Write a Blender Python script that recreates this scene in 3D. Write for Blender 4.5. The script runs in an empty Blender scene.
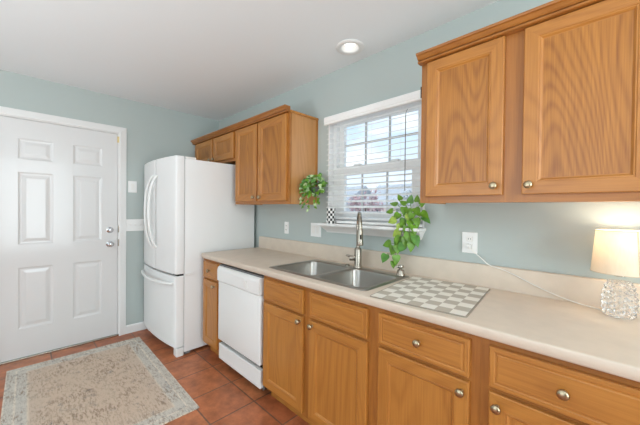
import bpy, bmesh, math, random
from mathutils import Vector, Matrix

random.seed(7)
S = bpy.context.scene
COL = S.collection

# ------------------------------------------------------------------ camera
YAW, PITCH, ROLL, FPX = .7763, -.0107, .011, 293.2163
fw = Vector((-math.sin(YAW) * math.cos(PITCH), math.cos(YAW) * math.cos(PITCH), math.sin(PITCH)))
r0 = Vector((math.cos(YAW), math.sin(YAW), 0)); u0 = r0.cross(fw)
rv = math.cos(ROLL) * r0 + math.sin(ROLL) * u0
uv = -math.sin(ROLL) * r0 + math.cos(ROLL) * u0
cam = bpy.data.cameras.new('camera'); cam_o = bpy.data.objects.new('camera', cam); COL.objects.link(cam_o)
cam_o.matrix_world = Matrix(((rv.x, uv.x, -fw.x, 3.5845), (rv.y, uv.y, -fw.y, -1.7776), (rv.z, uv.z, -fw.z, 1.3245), (0, 0, 0, 1)))
cam.sensor_width = 36; cam.lens = FPX / 640 * 36; cam.clip_start = .02; cam.clip_end = 500
S.camera = cam_o

# ------------------------------------------------------------------ world, lights, exposure
W = bpy.data.worlds.new('world'); S.world = W; W.use_nodes = True
nt = W.node_tree; nt.nodes.clear()
def N(nt, t, **kw):
    n = nt.nodes.new(t)
    for k, v in kw.items(): setattr(n, k, v)
    return n
out = N(nt, 'ShaderNodeOutputWorld'); bg = N(nt, 'ShaderNodeBackground')
tc = N(nt, 'ShaderNodeTexCoord'); sep = N(nt, 'ShaderNodeSeparateXYZ')
nt.links.new(tc.outputs['Generated'], sep.inputs[0])
grad = N(nt, 'ShaderNodeValToRGB')
grad.color_ramp.elements[0].position = 0.0; grad.color_ramp.elements[0].color = (.66, .74, .82, 1)
grad.color_ramp.elements[1].position = .42; grad.color_ramp.elements[1].color = (.32, .48, .64, 1)
nt.links.new(sep.outputs['Z'], grad.inputs[0])
mp = N(nt, 'ShaderNodeMapping'); mp.inputs['Scale'].default_value = (1.6, 1.6, 5)
mp.inputs['Location'].default_value = (.35, .1, .9)
nt.links.new(tc.outputs['Generated'], mp.inputs[0])
cl = N(nt, 'ShaderNodeTexNoise'); cl.inputs['Scale'].default_value = 2.2; cl.inputs['Detail'].default_value = 5
nt.links.new(mp.outputs[0], cl.inputs['Vector'])
cr = N(nt, 'ShaderNodeValToRGB')
cr.color_ramp.elements[0].position = .46; cr.color_ramp.elements[1].position = .64
nt.links.new(cl.outputs['Fac'], cr.inputs[0])
mx = N(nt, 'ShaderNodeMix', data_type='RGBA'); mx.inputs[7].default_value = (.76, .79, .82, 1)
nt.links.new(cr.outputs[0], mx.inputs[0]); nt.links.new(grad.outputs[0], mx.inputs[6])
nt.links.new(mx.outputs[2], bg.inputs['Color']); bg.inputs['Strength'].default_value = 1.7
nt.links.new(bg.outputs[0], out.inputs[0])

def area(name, loc, rot, sx, sy, power, col=(1, 1, 1)):
    l = bpy.data.lights.new(name, 'AREA'); l.shape = 'RECTANGLE'; l.size = sx; l.size_y = sy; l.energy = power; l.color = col
    o = bpy.data.objects.new(name, l); COL.objects.link(o); o.location = loc; o.rotation_euler = rot
    return o
# added area fill behind the camera, then daylight of the dining side window
area('rear_fill', (2.3, -4.98, 1.25), (math.radians(90), 0, 0), 3.0, 2.2, 28, (.86, .97, 1))
area('side_daylight', (5.95, -1.6, 1.35), (math.radians(90), 0, math.radians(90)), 1.4, 2.0, 54, (.85, .968, 1))
# added upward fill lights behind the camera, without fixtures, to brighten the ceiling
for loc_, pw_ in (((2.3, -3.1, .9), 34), ((4.2, -3.7, .9), 36), ((5.3, -1.5, .9), 26)):
    area('ceiling_fill', loc_, (math.radians(180), 0, 0), .5, .5, pw_, (.84, .965, 1))
sun_ = bpy.data.lights.new('sun', 'SUN'); sun_.energy = 1.6; sun_.angle = math.radians(2); sun_.color = (1, .97, .92)
sun_o = bpy.data.objects.new('sun', sun_); COL.objects.link(sun_o); sun_o.rotation_euler = (math.radians(42), 0, math.radians(8))
S.view_settings.view_transform = 'Standard'; S.view_settings.look = 'None'
S.view_settings.gamma = 1; S.view_settings.use_curve_mapping = False
S.view_settings.exposure = .08

# ------------------------------------------------------------------ materials
def srgb(r, g, b):
    f = lambda c: (c / 255 / 12.92) if c / 255 <= .04045 else ((c / 255 + .055) / 1.055) ** 2.4
    return (f(r), f(g), f(b), 1)
def mat(name, col, rough=.5, metal=0., noise=None, bump=None, coat=0, trans=0, ior=1.45, emit=None, spec=.5):
    m = bpy.data.materials.new(name); m.use_nodes = True
    t = m.node_tree; p = t.nodes['Principled BSDF']
    p.inputs['Base Color'].default_value = col; p.inputs['Roughness'].default_value = rough
    p.inputs['Metallic'].default_value = metal; p.inputs['Coat Weight'].default_value = coat
    p.inputs['Transmission Weight'].default_value = trans; p.inputs['IOR'].default_value = ior
    p.inputs['Specular IOR Level'].default_value = spec
    if emit: p.inputs['Emission Color'].default_value = emit[0]; p.inputs['Emission Strength'].default_value = emit[1]
    if noise or bump:
        c = N(t, 'ShaderNodeTexCoord')
    if noise:                       # (scale, amount)
        n = N(t, 'ShaderNodeTexNoise'); n.inputs['Scale'].default_value = noise[0]; n.inputs['Detail'].default_value = 5
        t.links.new(c.outputs['Object'], n.inputs['Vector'])
        r = N(t, 'ShaderNodeValToRGB')
        r.color_ramp.elements[0].position = .3; r.color_ramp.elements[1].position = .7
        a = noise[1]
        r.color_ramp.elements[0].color = tuple(x * (1 - a) for x in col[:3]) + (1,)
        r.color_ramp.elements[1].color = tuple(min(1, x * (1 + a)) for x in col[:3]) + (1,)
        t.links.new(n.outputs['Fac'], r.inputs[0]); t.links.new(r.outputs[0], p.inputs['Base Color'])
    if bump:
        n = N(t, 'ShaderNodeTexNoise'); n.inputs['Scale'].default_value = bump[0]; n.inputs['Detail'].default_value = 3
        t.links.new(c.outputs['Object'], n.inputs['Vector'])
        b = N(t, 'ShaderNodeBump'); b.inputs['Strength'].default_value = bump[1]; b.inputs['Distance'].default_value = .002
        t.links.new(n.outputs['Fac'], b.inputs['Height']); t.links.new(b.outputs[0], p.inputs['Normal'])
    return m
def math_n(t, op, a, b=None):
    n = N(t, 'ShaderNodeMath', operation=op)
    for i, v in enumerate((a, b)):
        if v is None: continue
        if isinstance(v, (int, float)): n.inputs[i].default_value = v
        else: t.links.new(v, n.inputs[i])
    return n.outputs[0]
def wood(name, axis, light, dark, amt=.38, rings=30, rough=.36, gs=3.0, coat=.15):
    m = bpy.data.materials.new(name); m.use_nodes = True
    t = m.node_tree; p = t.nodes['Principled BSDF']
    c = N(t, 'ShaderNodeTexCoord'); oi = N(t, 'ShaderNodeObjectInfo')
    off = N(t, 'ShaderNodeVectorMath', operation='SCALE'); off.inputs[0].default_value = (7.3, 3.1, 5.7)
    t.links.new(oi.outputs['Random'], off.inputs['Scale'])
    add = N(t, 'ShaderNodeVectorMath', operation='ADD')
    t.links.new(c.outputs['Object'], add.inputs[0]); t.links.new(off.outputs[0], add.inputs[1])
    def mapped(sc):
        q = N(t, 'ShaderNodeMapping'); v = [1, 1, 1]; v['xyz'.index(axis)] = sc
        q.inputs['Scale'].default_value = v; t.links.new(add.outputs[0], q.inputs[0]); return q.outputs[0]
    n1 = N(t, 'ShaderNodeTexNoise'); n1.inputs['Scale'].default_value = gs; n1.inputs['Detail'].default_value = 2; n1.inputs['Roughness'].default_value = .35; n1.inputs['Distortion'].default_value = .4
    t.links.new(mapped(.19), n1.inputs['Vector'])
    s = math_n(t, 'SINE', math_n(t, 'MULTIPLY', n1.outputs['Fac'], rings * 4.0))
    ring = math_n(t, 'POWER', math_n(t, 'MULTIPLY_ADD', s, .5), 2.0)
    ring.node.inputs[0].links[0].from_node.inputs[2].default_value = .5
    n2 = N(t, 'ShaderNodeTexNoise'); n2.inputs['Scale'].default_value = 190; n2.inputs['Detail'].default_value = 2
    t.links.new(mapped(.025), n2.inputs['Vector'])
    n3 = N(t, 'ShaderNodeTexNoise'); n3.inputs['Scale'].default_value = 5; n3.inputs['Detail'].default_value = 2
    t.links.new(mapped(.3), n3.inputs['Vector'])
    pore = math_n(t, 'MULTIPLY', math_n(t, 'SUBTRACT', n2.outputs['Fac'], .42), 1.6)
    f = math_n(t, 'ADD', math_n(t, 'MULTIPLY', ring, .55 * amt), math_n(t, 'MULTIPLY', pore, 1.1 * amt))
    f = math_n(t, 'ADD', f, math_n(t, 'MULTIPLY', n3.outputs['Fac'], .45))
    f = math_n(t, 'SUBTRACT', f, .08)
    f.node.use_clamp = True
    mxr = N(t, 'ShaderNodeMix', data_type='RGBA'); mxr.inputs[6].default_value = light; mxr.inputs[7].default_value = dark
    t.links.new(f, mxr.inputs[0]); t.links.new(mxr.outputs[2], p.inputs['Base Color'])
    p.inputs['Roughness'].default_value = rough; p.inputs['Coat Weight'].default_value = coat; p.inputs['Coat Roughness'].default_value = .25
    b = N(t, 'ShaderNodeBump'); b.inputs['Strength'].default_value = .12; b.inputs['Distance'].default_value = .001
    t.links.new(n2.outputs['Fac'], b.inputs['Height']); t.links.new(b.outputs[0], p.inputs['Normal'])
    return m

OAK_L, OAK_D = srgb(190, 128, 58), srgb(140, 80, 28)
M = {}
M['oak_v'] = wood('oak_vertical_grain', 'z', OAK_L, OAK_D)
M['oak_h'] = wood('oak_horizontal_grain', 'x', OAK_L, OAK_D)
M['oak_panel'] = wood('oak_panel_grain', 'z', srgb(182, 120, 48), srgb(126, 70, 20), amt=.62, rings=62, gs=2.3)
M['oak_plain'] = wood('oak_plain_panel_grain', 'z', OAK_L, OAK_D, amt=.42, rings=30, gs=2.6)
M['oak_side'] = wood('oak_side_grain', 'z', srgb(206, 150, 92), srgb(166, 106, 54), amt=.35, coat=.5)
M['oak_crown'] = wood('oak_crown_grain', 'x', srgb(174, 112, 48), srgb(120, 66, 24))
M['frame_v'] = wood('oak_frame_vertical', 'z', srgb(176, 114, 50), srgb(126, 72, 26))
M['frame_h'] = wood('oak_frame_horizontal', 'x', srgb(176, 114, 50), srgb(126, 72, 26))
M['wall'] = mat('blue_grey_wall_paint', srgb(181, 190, 187), .75, bump=(90, .06))
M['ceiling'] = mat('white_ceiling_paint', srgb(232, 236, 238), .85, bump=(120, .05))
M['white'] = mat('white_trim_paint', srgb(232, 231, 229), .4)
M['door'] = mat('white_door_paint', srgb(220, 219, 218), .4, bump=(30, .03), coat=.7)
M['door'].node_tree.nodes['Principled BSDF'].inputs['Coat Roughness'].default_value = .14
M['fridge'] = mat('white_enamel', srgb(236, 236, 235), .3, bump=(220, .03))
M['fridge_side'] = mat('white_textured_steel', srgb(236, 236, 235), .42, bump=(260, .08))
M['plastic'] = mat('white_plastic', srgb(236, 236, 234), .35)
M['plate'] = mat('white_cover_plate', srgb(238, 238, 236), .4)
M['dark'] = mat('dark_gap_rubber', srgb(45, 42, 40), .7)
M['grey'] = mat('grey_gasket', srgb(120, 120, 120), .7)
M['counter'] = mat('beige_laminate', srgb(216, 201, 184), .42, noise=(14, .04))
M['steel'] = mat('brushed_steel', srgb(172, 168, 162), .3, 1.0, bump=(60, .03))
M['nickel'] = mat('brushed_nickel', srgb(166, 158, 146), .26, 1.0)
M['knob'] = mat('champagne_nickel_knob', srgb(180, 166, 138), .3, 1.0)
M['brass'] = mat('brass', srgb(226, 206, 156), .35, 1.0)
M['chrome'] = mat('chrome', srgb(205, 205, 208), .12, 1.0)
M['blind'] = mat('white_blind_slat', srgb(246, 245, 243), .45)
M['vinyl'] = mat('white_window_vinyl', srgb(246, 245, 243), .4)
M['cord'] = mat('white_cord', srgb(238, 236, 230), .45)
M['muntin'] = mat('grey_muntin_bar', srgb(205, 206, 206), .5)
M['black'] = mat('black_glaze', srgb(28, 27, 26), .4)
M['ceramic'] = mat('white_ceramic', srgb(236, 234, 230), .3)
M['soil'] = mat('potting_soil', srgb(60, 44, 34), .9, noise=(60, .3))
M['stem'] = mat('green_stem', srgb(96, 128, 62), .5)
M['leaf'] = mat('fresh_green_leaf', srgb(100, 144, 40), .4, noise=(28, .38))
M['leaf_pale'] = mat('pale_green_leaf', srgb(158, 184, 78), .42, noise=(30, .25))
M['leaf_dark'] = mat('mid_green_leaf', srgb(92, 142, 66), .42, noise=(26, .35))
M['leaf_cream'] = mat('cream_variegated_leaf', srgb(178, 202, 150), .45, noise=(40, .3))
for k in ('leaf', 'leaf_pale', 'leaf_dark', 'leaf_cream'):
    M[k].node_tree.nodes['Principled BSDF'].inputs['Transmission Weight'].default_value = 0
M['crystal'] = mat('cut_glass', (1, .985, .965, 1), .2, trans=.92, ior=1.45)
M['bulb'] = mat('glowing_lamp', (1, 1, 1, 1), .5, emit=((1, .97, .92, 1), 1.0))
M['bulb_warm'] = mat('glowing_warm_bulb', (1, 1, 1, 1), .5, emit=((1, .80, .55, 1), 3))
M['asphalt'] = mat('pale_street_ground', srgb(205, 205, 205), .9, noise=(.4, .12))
M['siding'] = mat('pale_siding', srgb(226, 228, 232), .7)
M['siding_tan'] = mat('warm_siding', srgb(222, 206, 200), .7)
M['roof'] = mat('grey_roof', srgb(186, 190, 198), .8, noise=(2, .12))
M['house_glass'] = mat('house_window_glass', srgb(70, 80, 92), .2)
M['bark'] = mat('tree_bark', srgb(96, 78, 70), .9)
M['red_twig'] = mat('reddish_twigs', srgb(204, 172, 178), .9, noise=(2, .3))
M['grey_twig'] = mat('grey_twigs', srgb(182, 186, 186), .9, noise=(2, .3))
M['car'] = mat('white_car_paint', srgb(226, 228, 232), .25, coat=.5)
M['tyre'] = mat('black_tyre', srgb(36, 36, 38), .8)

def glass_thin():
    m = bpy.data.materials.new('window_glass'); m.use_nodes = True
    t = m.node_tree; t.nodes.clear()
    o = N(t, 'ShaderNodeOutputMaterial'); mixs = N(t, 'ShaderNodeMixShader'); tr = N(t, 'ShaderNodeBsdfTransparent'); gl = N(t, 'ShaderNodeBsdfGlossy')
    tr.inputs[0].default_value = (.97, .98, .98, 1); gl.inputs['Roughness'].default_value = .02
    mixs.inputs[0].default_value = .05
    t.links.new(tr.outputs[0], mixs.inputs[1]); t.links.new(gl.outputs[0], mixs.inputs[2]); t.links.new(mixs.outputs[0], o.inputs[0])
    return m
M['glass'] = glass_thin()
def shade_mat():
    m = bpy.data.materials.new('linen_lampshade'); m.use_nodes = True
    t = m.node_tree; t.nodes.clear()
    o = N(t, 'ShaderNodeOutputMaterial'); mixs = N(t, 'ShaderNodeMixShader'); d = N(t, 'ShaderNodeBsdfDiffuse'); tr = N(t, 'ShaderNodeBsdfTranslucent')
    c = N(t, 'ShaderNodeTexCoord'); n = N(t, 'ShaderNodeTexNoise'); n.inputs['Scale'].default_value = 240
    mp = N(t, 'ShaderNodeMapping'); mp.inputs['Scale'].default_value = (1, 1, .15)
    t.links.new(c.outputs['Object'], mp.inputs[0]); t.links.new(mp.outputs[0], n.inputs['Vector'])
    r = N(t, 'ShaderNodeValToRGB'); r.color_ramp.elements[0].color = srgb(238, 226, 206); r.color_ramp.elements[1].color = srgb(248, 240, 226)
    t.links.new(n.outputs['Fac'], r.inputs[0])
    t.links.new(r.outputs[0], d.inputs[0]); t.links.new(r.outputs[0], tr.inputs[0])
    mixs.inputs[0].default_value = .4
    t.links.new(d.outputs[0], mixs.inputs[1]); t.links.new(tr.outputs[0], mixs.inputs[2]); t.links.new(mixs.outputs[0], o.inputs[0])
    return m
M['shade'] = shade_mat()

def tile_mat():
    m = bpy.data.materials.new('terracotta_floor_tile'); m.use_nodes = True
    t = m.node_tree; p = t.nodes['Principled BSDF']
    c = N(t, 'ShaderNodeTexCoord'); q = N(t, 'ShaderNodeMapping'); q.inputs['Location'].default_value = (-1.2425 + 31.25, .655 + 31.25, 0)
    t.links.new(c.outputs['Object'], q.inputs[0])
    b = N(t, 'ShaderNodeTexBrick'); b.offset = 0; b.squash = 1
    for k, v in (('Scale', 1), ('Brick Width', .3125), ('Row Height', .3125), ('Mortar Size', .006), ('Mortar Smooth', .3), ('Bias', 0)): b.inputs[k].default_value = v
    b.inputs['Color1'].default_value = srgb(190, 120, 80); b.inputs['Color2'].default_value = srgb(164, 94, 60); b.inputs['Mortar'].default_value = srgb(122, 88, 70)
    t.links.new(q.outputs[0], b.inputs['Vector'])
    n = N(t, 'ShaderNodeTexNoise'); n.inputs['Scale'].default_value = 9; n.inputs['Detail'].default_value = 6; n.inputs['Roughness'].default_value = .65
    t.links.new(c.outputs['Object'], n.inputs['Vector'])
    r = N(t, 'ShaderNodeValToRGB'); r.color_ramp.elements[0].position = .32; r.color_ramp.elements[1].position = .7
    r.color_ramp.elements[0].color = (.55, .48, .44, 1); r.color_ramp.elements[1].color = (1.4, 1.35, 1.32, 1)
    t.links.new(n.outputs['Fac'], r.inputs[0])
    mm = N(t, 'ShaderNodeMix', data_type='RGBA', blend_type='MULTIPLY'); mm.inputs[0].default_value = .8
    t.links.new(b.outputs['Color'], mm.inputs[6]); t.links.new(r.outputs[0], mm.inputs[7])
    t.links.new(mm.outputs[2], p.inputs['Base Color'])
    p.inputs['Roughness'].default_value = .38
    inv = math_n(t, 'SUBTRACT', 1.0, b.outputs['Fac'])
    h = math_n(t, 'ADD', inv, math_n(t, 'MULTIPLY', n.outputs['Fac'], .35))
    bp = N(t, 'ShaderNodeBump'); bp.inputs['Strength'].default_value = .5; bp.inputs['Distance'].default_value = .004
    t.links.new(h, bp.inputs['Height']); t.links.new(bp.outputs[0], p.inputs['Normal'])
    return m
M['tile'] = tile_mat()

RUG_W, RUG_L = .925, 1.48
def rug_mat():
    m = bpy.data.materials.new('faded_woven_rug'); m.use_nodes = True
    t = m.node_tree; p = t.nodes['Principled BSDF']; p.inputs['Roughness'].default_value = .95; p.inputs['Specular IOR Level'].default_value = .1
    c = N(t, 'ShaderNodeTexCoord'); s = N(t, 'ShaderNodeSeparateXYZ'); t.links.new(c.outputs['Object'], s.inputs[0])
    dx = math_n(t, 'SUBTRACT', RUG_L / 2, math_n(t, 'ABSOLUTE', s.outputs[0]))
    dy = math_n(t, 'SUBTRACT', RUG_W / 2, math_n(t, 'ABSOLUTE', s.outputs[1]))
    d = math_n(t, 'MINIMUM', dx, dy)
    base = N(t, 'ShaderNodeValToRGB'); e = base.color_ramp
    e.elements[0].position = 0; e.elements[0].color = srgb(232, 220, 204)
    e.elements[1].position = .05; e.elements[1].color = srgb(208, 201, 190)
    for pos, col in ((.20, (210, 203, 192)), (.24, (232, 220, 204)), (.27, (206, 199, 189)), (.46, (208, 201, 191)), (.50, (220, 206, 188)), (.54, (206, 186, 168)), (1, (208, 186, 166))):
        q = e.elements.new(pos); q.color = srgb(*col)
    t.links.new(math_n(t, 'MULTIPLY', d, 4.2), base.inputs[0])
    def noise(sc, det, scale=(1, 1, 1), rough=.6, vec=None):
        q = N(t, 'ShaderNodeMapping'); q.inputs['Scale'].default_value = scale; t.links.new(vec or c.outputs['Object'], q.inputs[0])
        n = N(t, 'ShaderNodeTexNoise'); n.inputs['Scale'].default_value = sc; n.inputs['Detail'].default_value = det; n.inputs['Roughness'].default_value = rough
        t.links.new(q.outputs[0], n.inputs['Vector']); return n.outputs['Fac']
    def ramp(v, a, b):
        r = N(t, 'ShaderNodeMapRange'); r.inputs[1].default_value = a; r.inputs[2].default_value = b; t.links.new(v, r.inputs[0]); return r.outputs[0]
    def mix(fac, base_, col):
        m_ = N(t, 'ShaderNodeMix', data_type='RGBA'); m_.inputs[7].default_value = col
        t.links.new(fac, m_.inputs[0]); t.links.new(base_, m_.inputs[6]); return m_.outputs[2]
    # mirrored ornament (the same on both halves of the rug), worn through in places
    vm = N(t, 'ShaderNodeVectorMath', operation='ABSOLUTE'); t.links.new(c.outputs['Object'], vm.inputs[0])
    orn = math_n(t, 'ABSOLUTE', math_n(t, 'SINE', math_n(t, 'MULTIPLY', noise(11, 1.5, (1, 1.2, 1), .5, vm.outputs[0]), 34)))
    orn = ramp(orn, .35, .05)
    bord = math_n(t, 'ABSOLUTE', math_n(t, 'SINE', math_n(t, 'MULTIPLY', noise(22, 1, (1, 1, 1), .5, vm.outputs[0]), 30)))
    bord = math_n(t, 'MULTIPLY', ramp(bord, .5, .1), ramp(d, .125, .115))
    wear = ramp(noise(7, 5, (1, 1.4, 1)), .40, .60)
    streak = ramp(noise(85, 4, (.45, 1.3, 1), .75), .40, .62)
    dash = ramp(noise(58, 3, (.45, 1.5, 1), .75), .48, .60)
    f1 = math_n(t, 'MULTIPLY', math_n(t, 'MULTIPLY', orn, wear), streak)
    f2 = math_n(t, 'MULTIPLY', bord, math_n(t, 'MULTIPLY', streak, .75))
    f3 = math_n(t, 'MULTIPLY', dash, math_n(t, 'MULTIPLY', ramp(noise(4.5, 3), .32, .62), .8))
    f4 = math_n(t, 'MULTIPLY', ramp(noise(14, 5, (1, 1, 1), .7), .56, .66), math_n(t, 'MULTIPLY', streak, .75))
    o = mix(math_n(t, 'MULTIPLY', f1, .62), base.outputs[0], srgb(140, 128, 118))
    o = mix(f2, o, srgb(158, 152, 146)); o = mix(f3, o, srgb(138, 114, 96)); o = mix(f4, o, srgb(112, 114, 118))
    t.links.new(o, p.inputs['Base Color'])
    b = N(t, 'ShaderNodeBump'); b.inputs['Strength'].default_value = .4; b.inputs['Distance'].default_value = .002
    t.links.new(noise(260, 2), b.inputs['Height']); t.links.new(b.outputs[0], p.inputs['Normal'])
    return m
M['rug'] = rug_mat()
M['rug_edge'] = mat('rug_binding', srgb(206, 196, 180), .95)
M['mat_light'] = mat('cream_check', srgb(236, 232, 222), .8, bump=(300, .1))
M['mat_grey'] = mat('taupe_check', srgb(190, 182, 168), .8, bump=(300, .1))

# ------------------------------------------------------------------ helpers
def worldloc(o):
    v = Vector((0, 0, 0))
    while o: v += o.location; o = o.parent
    return v
def obj(name, bm, mats, parent=None, loc=None, smooth=False, angle=None):
    """bm is in world coordinates; links it as one mesh object under parent (or with its origin at loc)."""
    base = worldloc(parent) if parent else Vector(loc or (0, 0, 0))
    bmesh.ops.translate(bm, verts=bm.verts, vec=-base)
    bmesh.ops.recalc_face_normals(bm, faces=bm.faces)
    me = bpy.data.meshes.new(name); bm.to_mesh(me); bm.free()
    for m in (mats if isinstance(mats, (list, tuple)) else [mats]): me.materials.append(M[m] if isinstance(m, str) else m)
    if smooth:
        for p in me.polygons: p.use_smooth = True
        me.set_sharp_from_angle(angle=math.radians(angle or 40))
    o = bpy.data.objects.new(name, me); COL.objects.link(o)
    if parent: o.parent = parent
    else: o.location = base
    return o
def thing(name, label, cat, loc=(0, 0, 0), group=None, kind=None):
    o = bpy.data.objects.new(name, None); COL.objects.link(o); o.location = loc; o.empty_display_size = .1
    tag(o, label, cat, group, kind); return o
def tag(o, label=None, cat=None, group=None, kind=None):
    for k, v in (('label', label), ('category', cat), ('group', group), ('kind', kind)):
        if v: o[k] = v
    return o
def struct(name, bm, m, loc=(0, 0, 0), label=None, cat=None, **k):
    return tag(obj(name, bm, m, None, loc, **k), label, cat, kind='structure')
def B(): return bmesh.new()
def box(bm, x0, x1, y0, y1, z0, z1, bev=0, seg=2, mi=0):
    n0 = len(bm.faces)
    vs = [bm.verts.new((x, y, z)) for x in (x0, x1) for y in (y0, y1) for z in (z0, z1)]
    fs = [bm.faces.new([vs[i] for i in f]) for f in ((0, 1, 3, 2), (4, 6, 7, 5), (0, 4, 5, 1), (2, 3, 7, 6), (0, 2, 6, 4), (1, 5, 7, 3))]
    for f in fs: f.material_index = mi
    if bev:
        es = list({e for f in fs for e in f.edges})
        r = bmesh.ops.bevel(bm, geom=es, offset=bev, segments=seg, profile=.5, affect='EDGES')
        for f in r['faces']: f.material_index = mi
    return bm
def bx(*a, **k): return box(B(), *a, **k)
def lathe(bm, prof, c, axis='z', seg=20, cap=True, mi=0):
    c = Vector(c); rings = []
    def P(r, h, a):
        x, y = r * math.cos(a), r * math.sin(a)
        if axis == 'z': return c + Vector((x, y, h))
        if axis == '-y': return c + Vector((x, -h, y))
        if axis == 'x': return c + Vector((h, x, y))
        if axis == '-x': return c + Vector((-h, x, y))
    for r, h in prof:
        rings.append([bm.verts.new(P(max(r, 1e-5), h, 2 * math.pi * k / seg)) for k in range(seg)])
    for a, b in zip(rings, rings[1:]):
        for k in range(seg):
            f = bm.faces.new((a[k], a[(k + 1) % seg], b[(k + 1) % seg], b[k])); f.material_index = mi
    if cap:
        for rg in (rings[0], rings[-1]):
            f = bm.faces.new(rg); f.material_index = mi
    return bm
def tube(bm, pts, r, n=8, mi=0, flat=1.0):
    pts = [Vector(p) for p in pts]; rs = r if isinstance(r, (list, tuple)) else [r] * len(pts)
    rings = []; prev = None
    for i, p in enumerate(pts):
        t = (pts[min(i + 1, len(pts) - 1)] - pts[max(i - 1, 0)]).normalized()
        if prev is None:
            ref = Vector((0, 0, 1)) if abs(t.z) < .9 else Vector((1, 0, 0))
            a = t.cross(ref).normalized()
        else: a = (prev - t * prev.dot(t)).normalized()
        b = t.cross(a); prev = a
        rings.append([bm.verts.new(p + rs[i] * (math.cos(2 * math.pi * k / n) * a + flat * math.sin(2 * math.pi * k / n) * b)) for k in range(n)])
    for a, b in zip(rings, rings[1:]):
        for k in range(n):
            f = bm.faces.new((a[k], a[(k + 1) % n], b[(k + 1) % n], b[k])); f.material_index = mi
    for rg in (rings[0], rings[-1]): bm.faces.new(rg).material_index = mi
    return bm
def spline(pts, n=6):
    pts = [Vector(p) for p in pts]; o = []
    for i in range(len(pts) - 1):
        p0, p1, p2, p3 = pts[max(i - 1, 0)], pts[i], pts[i + 1], pts[min(i + 2, len(pts) - 1)]
        for k in range(n):
            t = k / n
            o.append(.5 * ((2 * p1) + (p2 - p0) * t + (2 * p0 - 5 * p1 + 4 * p2 - p3) * t * t + (3 * p1 - p0 - 3 * p2 + p3) * t ** 3))
    o.append(pts[-1]); return o
def prism(bm, prof, x0, x1, axis='x', mi=0):
    """closed profile of (y,z) along x, or (x,z) along y, or (x,y) along z"""
    def P(a, b, t):
        return {'x': (t, a, b), 'y': (a, t, b), 'z': (a, b, t)}[axis]
    A = [bm.verts.new(P(a, b, x0)) for a, b in prof]; Bv = [bm.verts.new(P(a, b, x1)) for a, b in prof]
    n = len(prof)
    for k in range(n): bm.faces.new((A[k], A[(k + 1) % n], Bv[(k + 1) % n], Bv[k])).material_index = mi
    bm.faces.new(A).material_index = mi; bm.faces.new(Bv).material_index = mi
    return bm
def front_panel(bm, x0, x1, z0, z1, yf, thick, loops, to=None, mis=(0, 1, 2)):
    """a door or drawer front facing -y: concentric (inset, depth) loops; mis = (vertical, horizontal, field) material slots"""
    L = [(0, thick), (0, .003), (.003, 0)] + loops
    rings = []
    for i, d in L:
        rings.append([bm.verts.new((x, yf + d, z)) for x, z in ((x0 + i, z0 + i), (x1 - i, z0 + i), (x1 - i, z1 - i), (x0 + i, z1 - i))])
    for a, b in zip(rings, rings[1:]):
        for k in range(4):
            bm.faces.new((a[k], a[(k + 1) % 4], b[(k + 1) % 4], b[k])).material_index = mis[1] if k in (0, 2) else mis[0]
    bm.faces.new(rings[-1]).material_index = mis[2]
    bm.faces.new(rings[0][::-1]).material_index = mis[0]
    return bm
DOOR_LOOPS = [(.050, 0), (.052, .002), (.056, .0015), (.063, .008), (.066, .008)]
DRAWER_LOOPS = [(.015, 0), (.018, .0028), (.023, .0030), (.026, .0004), (.030, .0004)]
WOODS = ['oak_v', 'oak_h', 'oak_panel']
def knob(parent, x, y, z):
    lathe_bm = lathe(B(), [(.0075, 0), (.006, .004), (.0055, .012), (.010, .016), (.0155, .020), (.0160, .024), (.0135, .028), (.007, .0305), (.001, .031)], (x, y, z), '-y', 16)
    return obj('knob', lathe_bm, 'knob', parent, smooth=True, angle=60)
def cab_door(parent, x0, x1, z0, z1, yf, kx=None, kz=None):
    d = obj('door', front_panel(B(), x0, x1, z0, z1, yf, .019, DOOR_LOOPS), WOODS if z0 > 1 else ['oak_v', 'oak_h', 'oak_plain'], parent)
    if kx is not None: knob(d, kx, yf, kz)
    return d
def cab_drawer(parent, x0, x1, z0, z1, yf, kn=True, name='drawer'):
    d = obj(name, front_panel(B(), x0, x1, z0, z1, yf, .019, DRAWER_LOOPS, mis=(0, 1, 1)), WOODS, parent)
    if kn: knob(d, (x0 + x1) / 2, yf, (z0 + z1) / 2)
    return d
def holed(bm, outer, holes, place):
    """flat face with holes; outer and holes are lists of 2-D points; returns vert loops"""
    loops = []; es = []
    for l in [outer] + holes:
        vs = [bm.verts.new(place(*p)) for p in l]; loops.append(vs)
        es += [bm.edges.new((vs[i], vs[(i + 1) % len(vs)])) for i in range(len(vs))]
    bmesh.ops.triangle_fill(bm, use_beauty=True, edges=es)
    return loops
def ring_faces(bm, a, b, mi=0):
    n = len(a)
    for k in range(n): bm.faces.new((a[k], a[(k + 1) % n], b[(k + 1) % n], b[k])).material_index = mi
def rect(x0, x1, y0, y1): return [(x0, y0), (x1, y0), (x1, y1), (x0, y1)]
def rrect(x0, x1, y0, y1, r, n=6):
    o = []
    for cx, cy, a0 in ((x1 - r, y0 + r, -90), (x1 - r, y1 - r, 0), (x0 + r, y1 - r, 90), (x0 + r, y0 + r, 180)):
        for k in range(n + 1):
            a = math.radians(a0 + 90 * k / n); o.append((cx + r * math.cos(a), cy + r * math.sin(a)))
    return o

# ------------------------------------------------------------------ setting
H = 2.445; RX = 6.0; BY = -5.0
b = B(); box(b, -.2, RX + .15, BY - .15, .16, -.12, 0); struct('floor', b, 'tile', label='terracotta square tile kitchen floor with grey brown grout', cat='floor')

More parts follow.
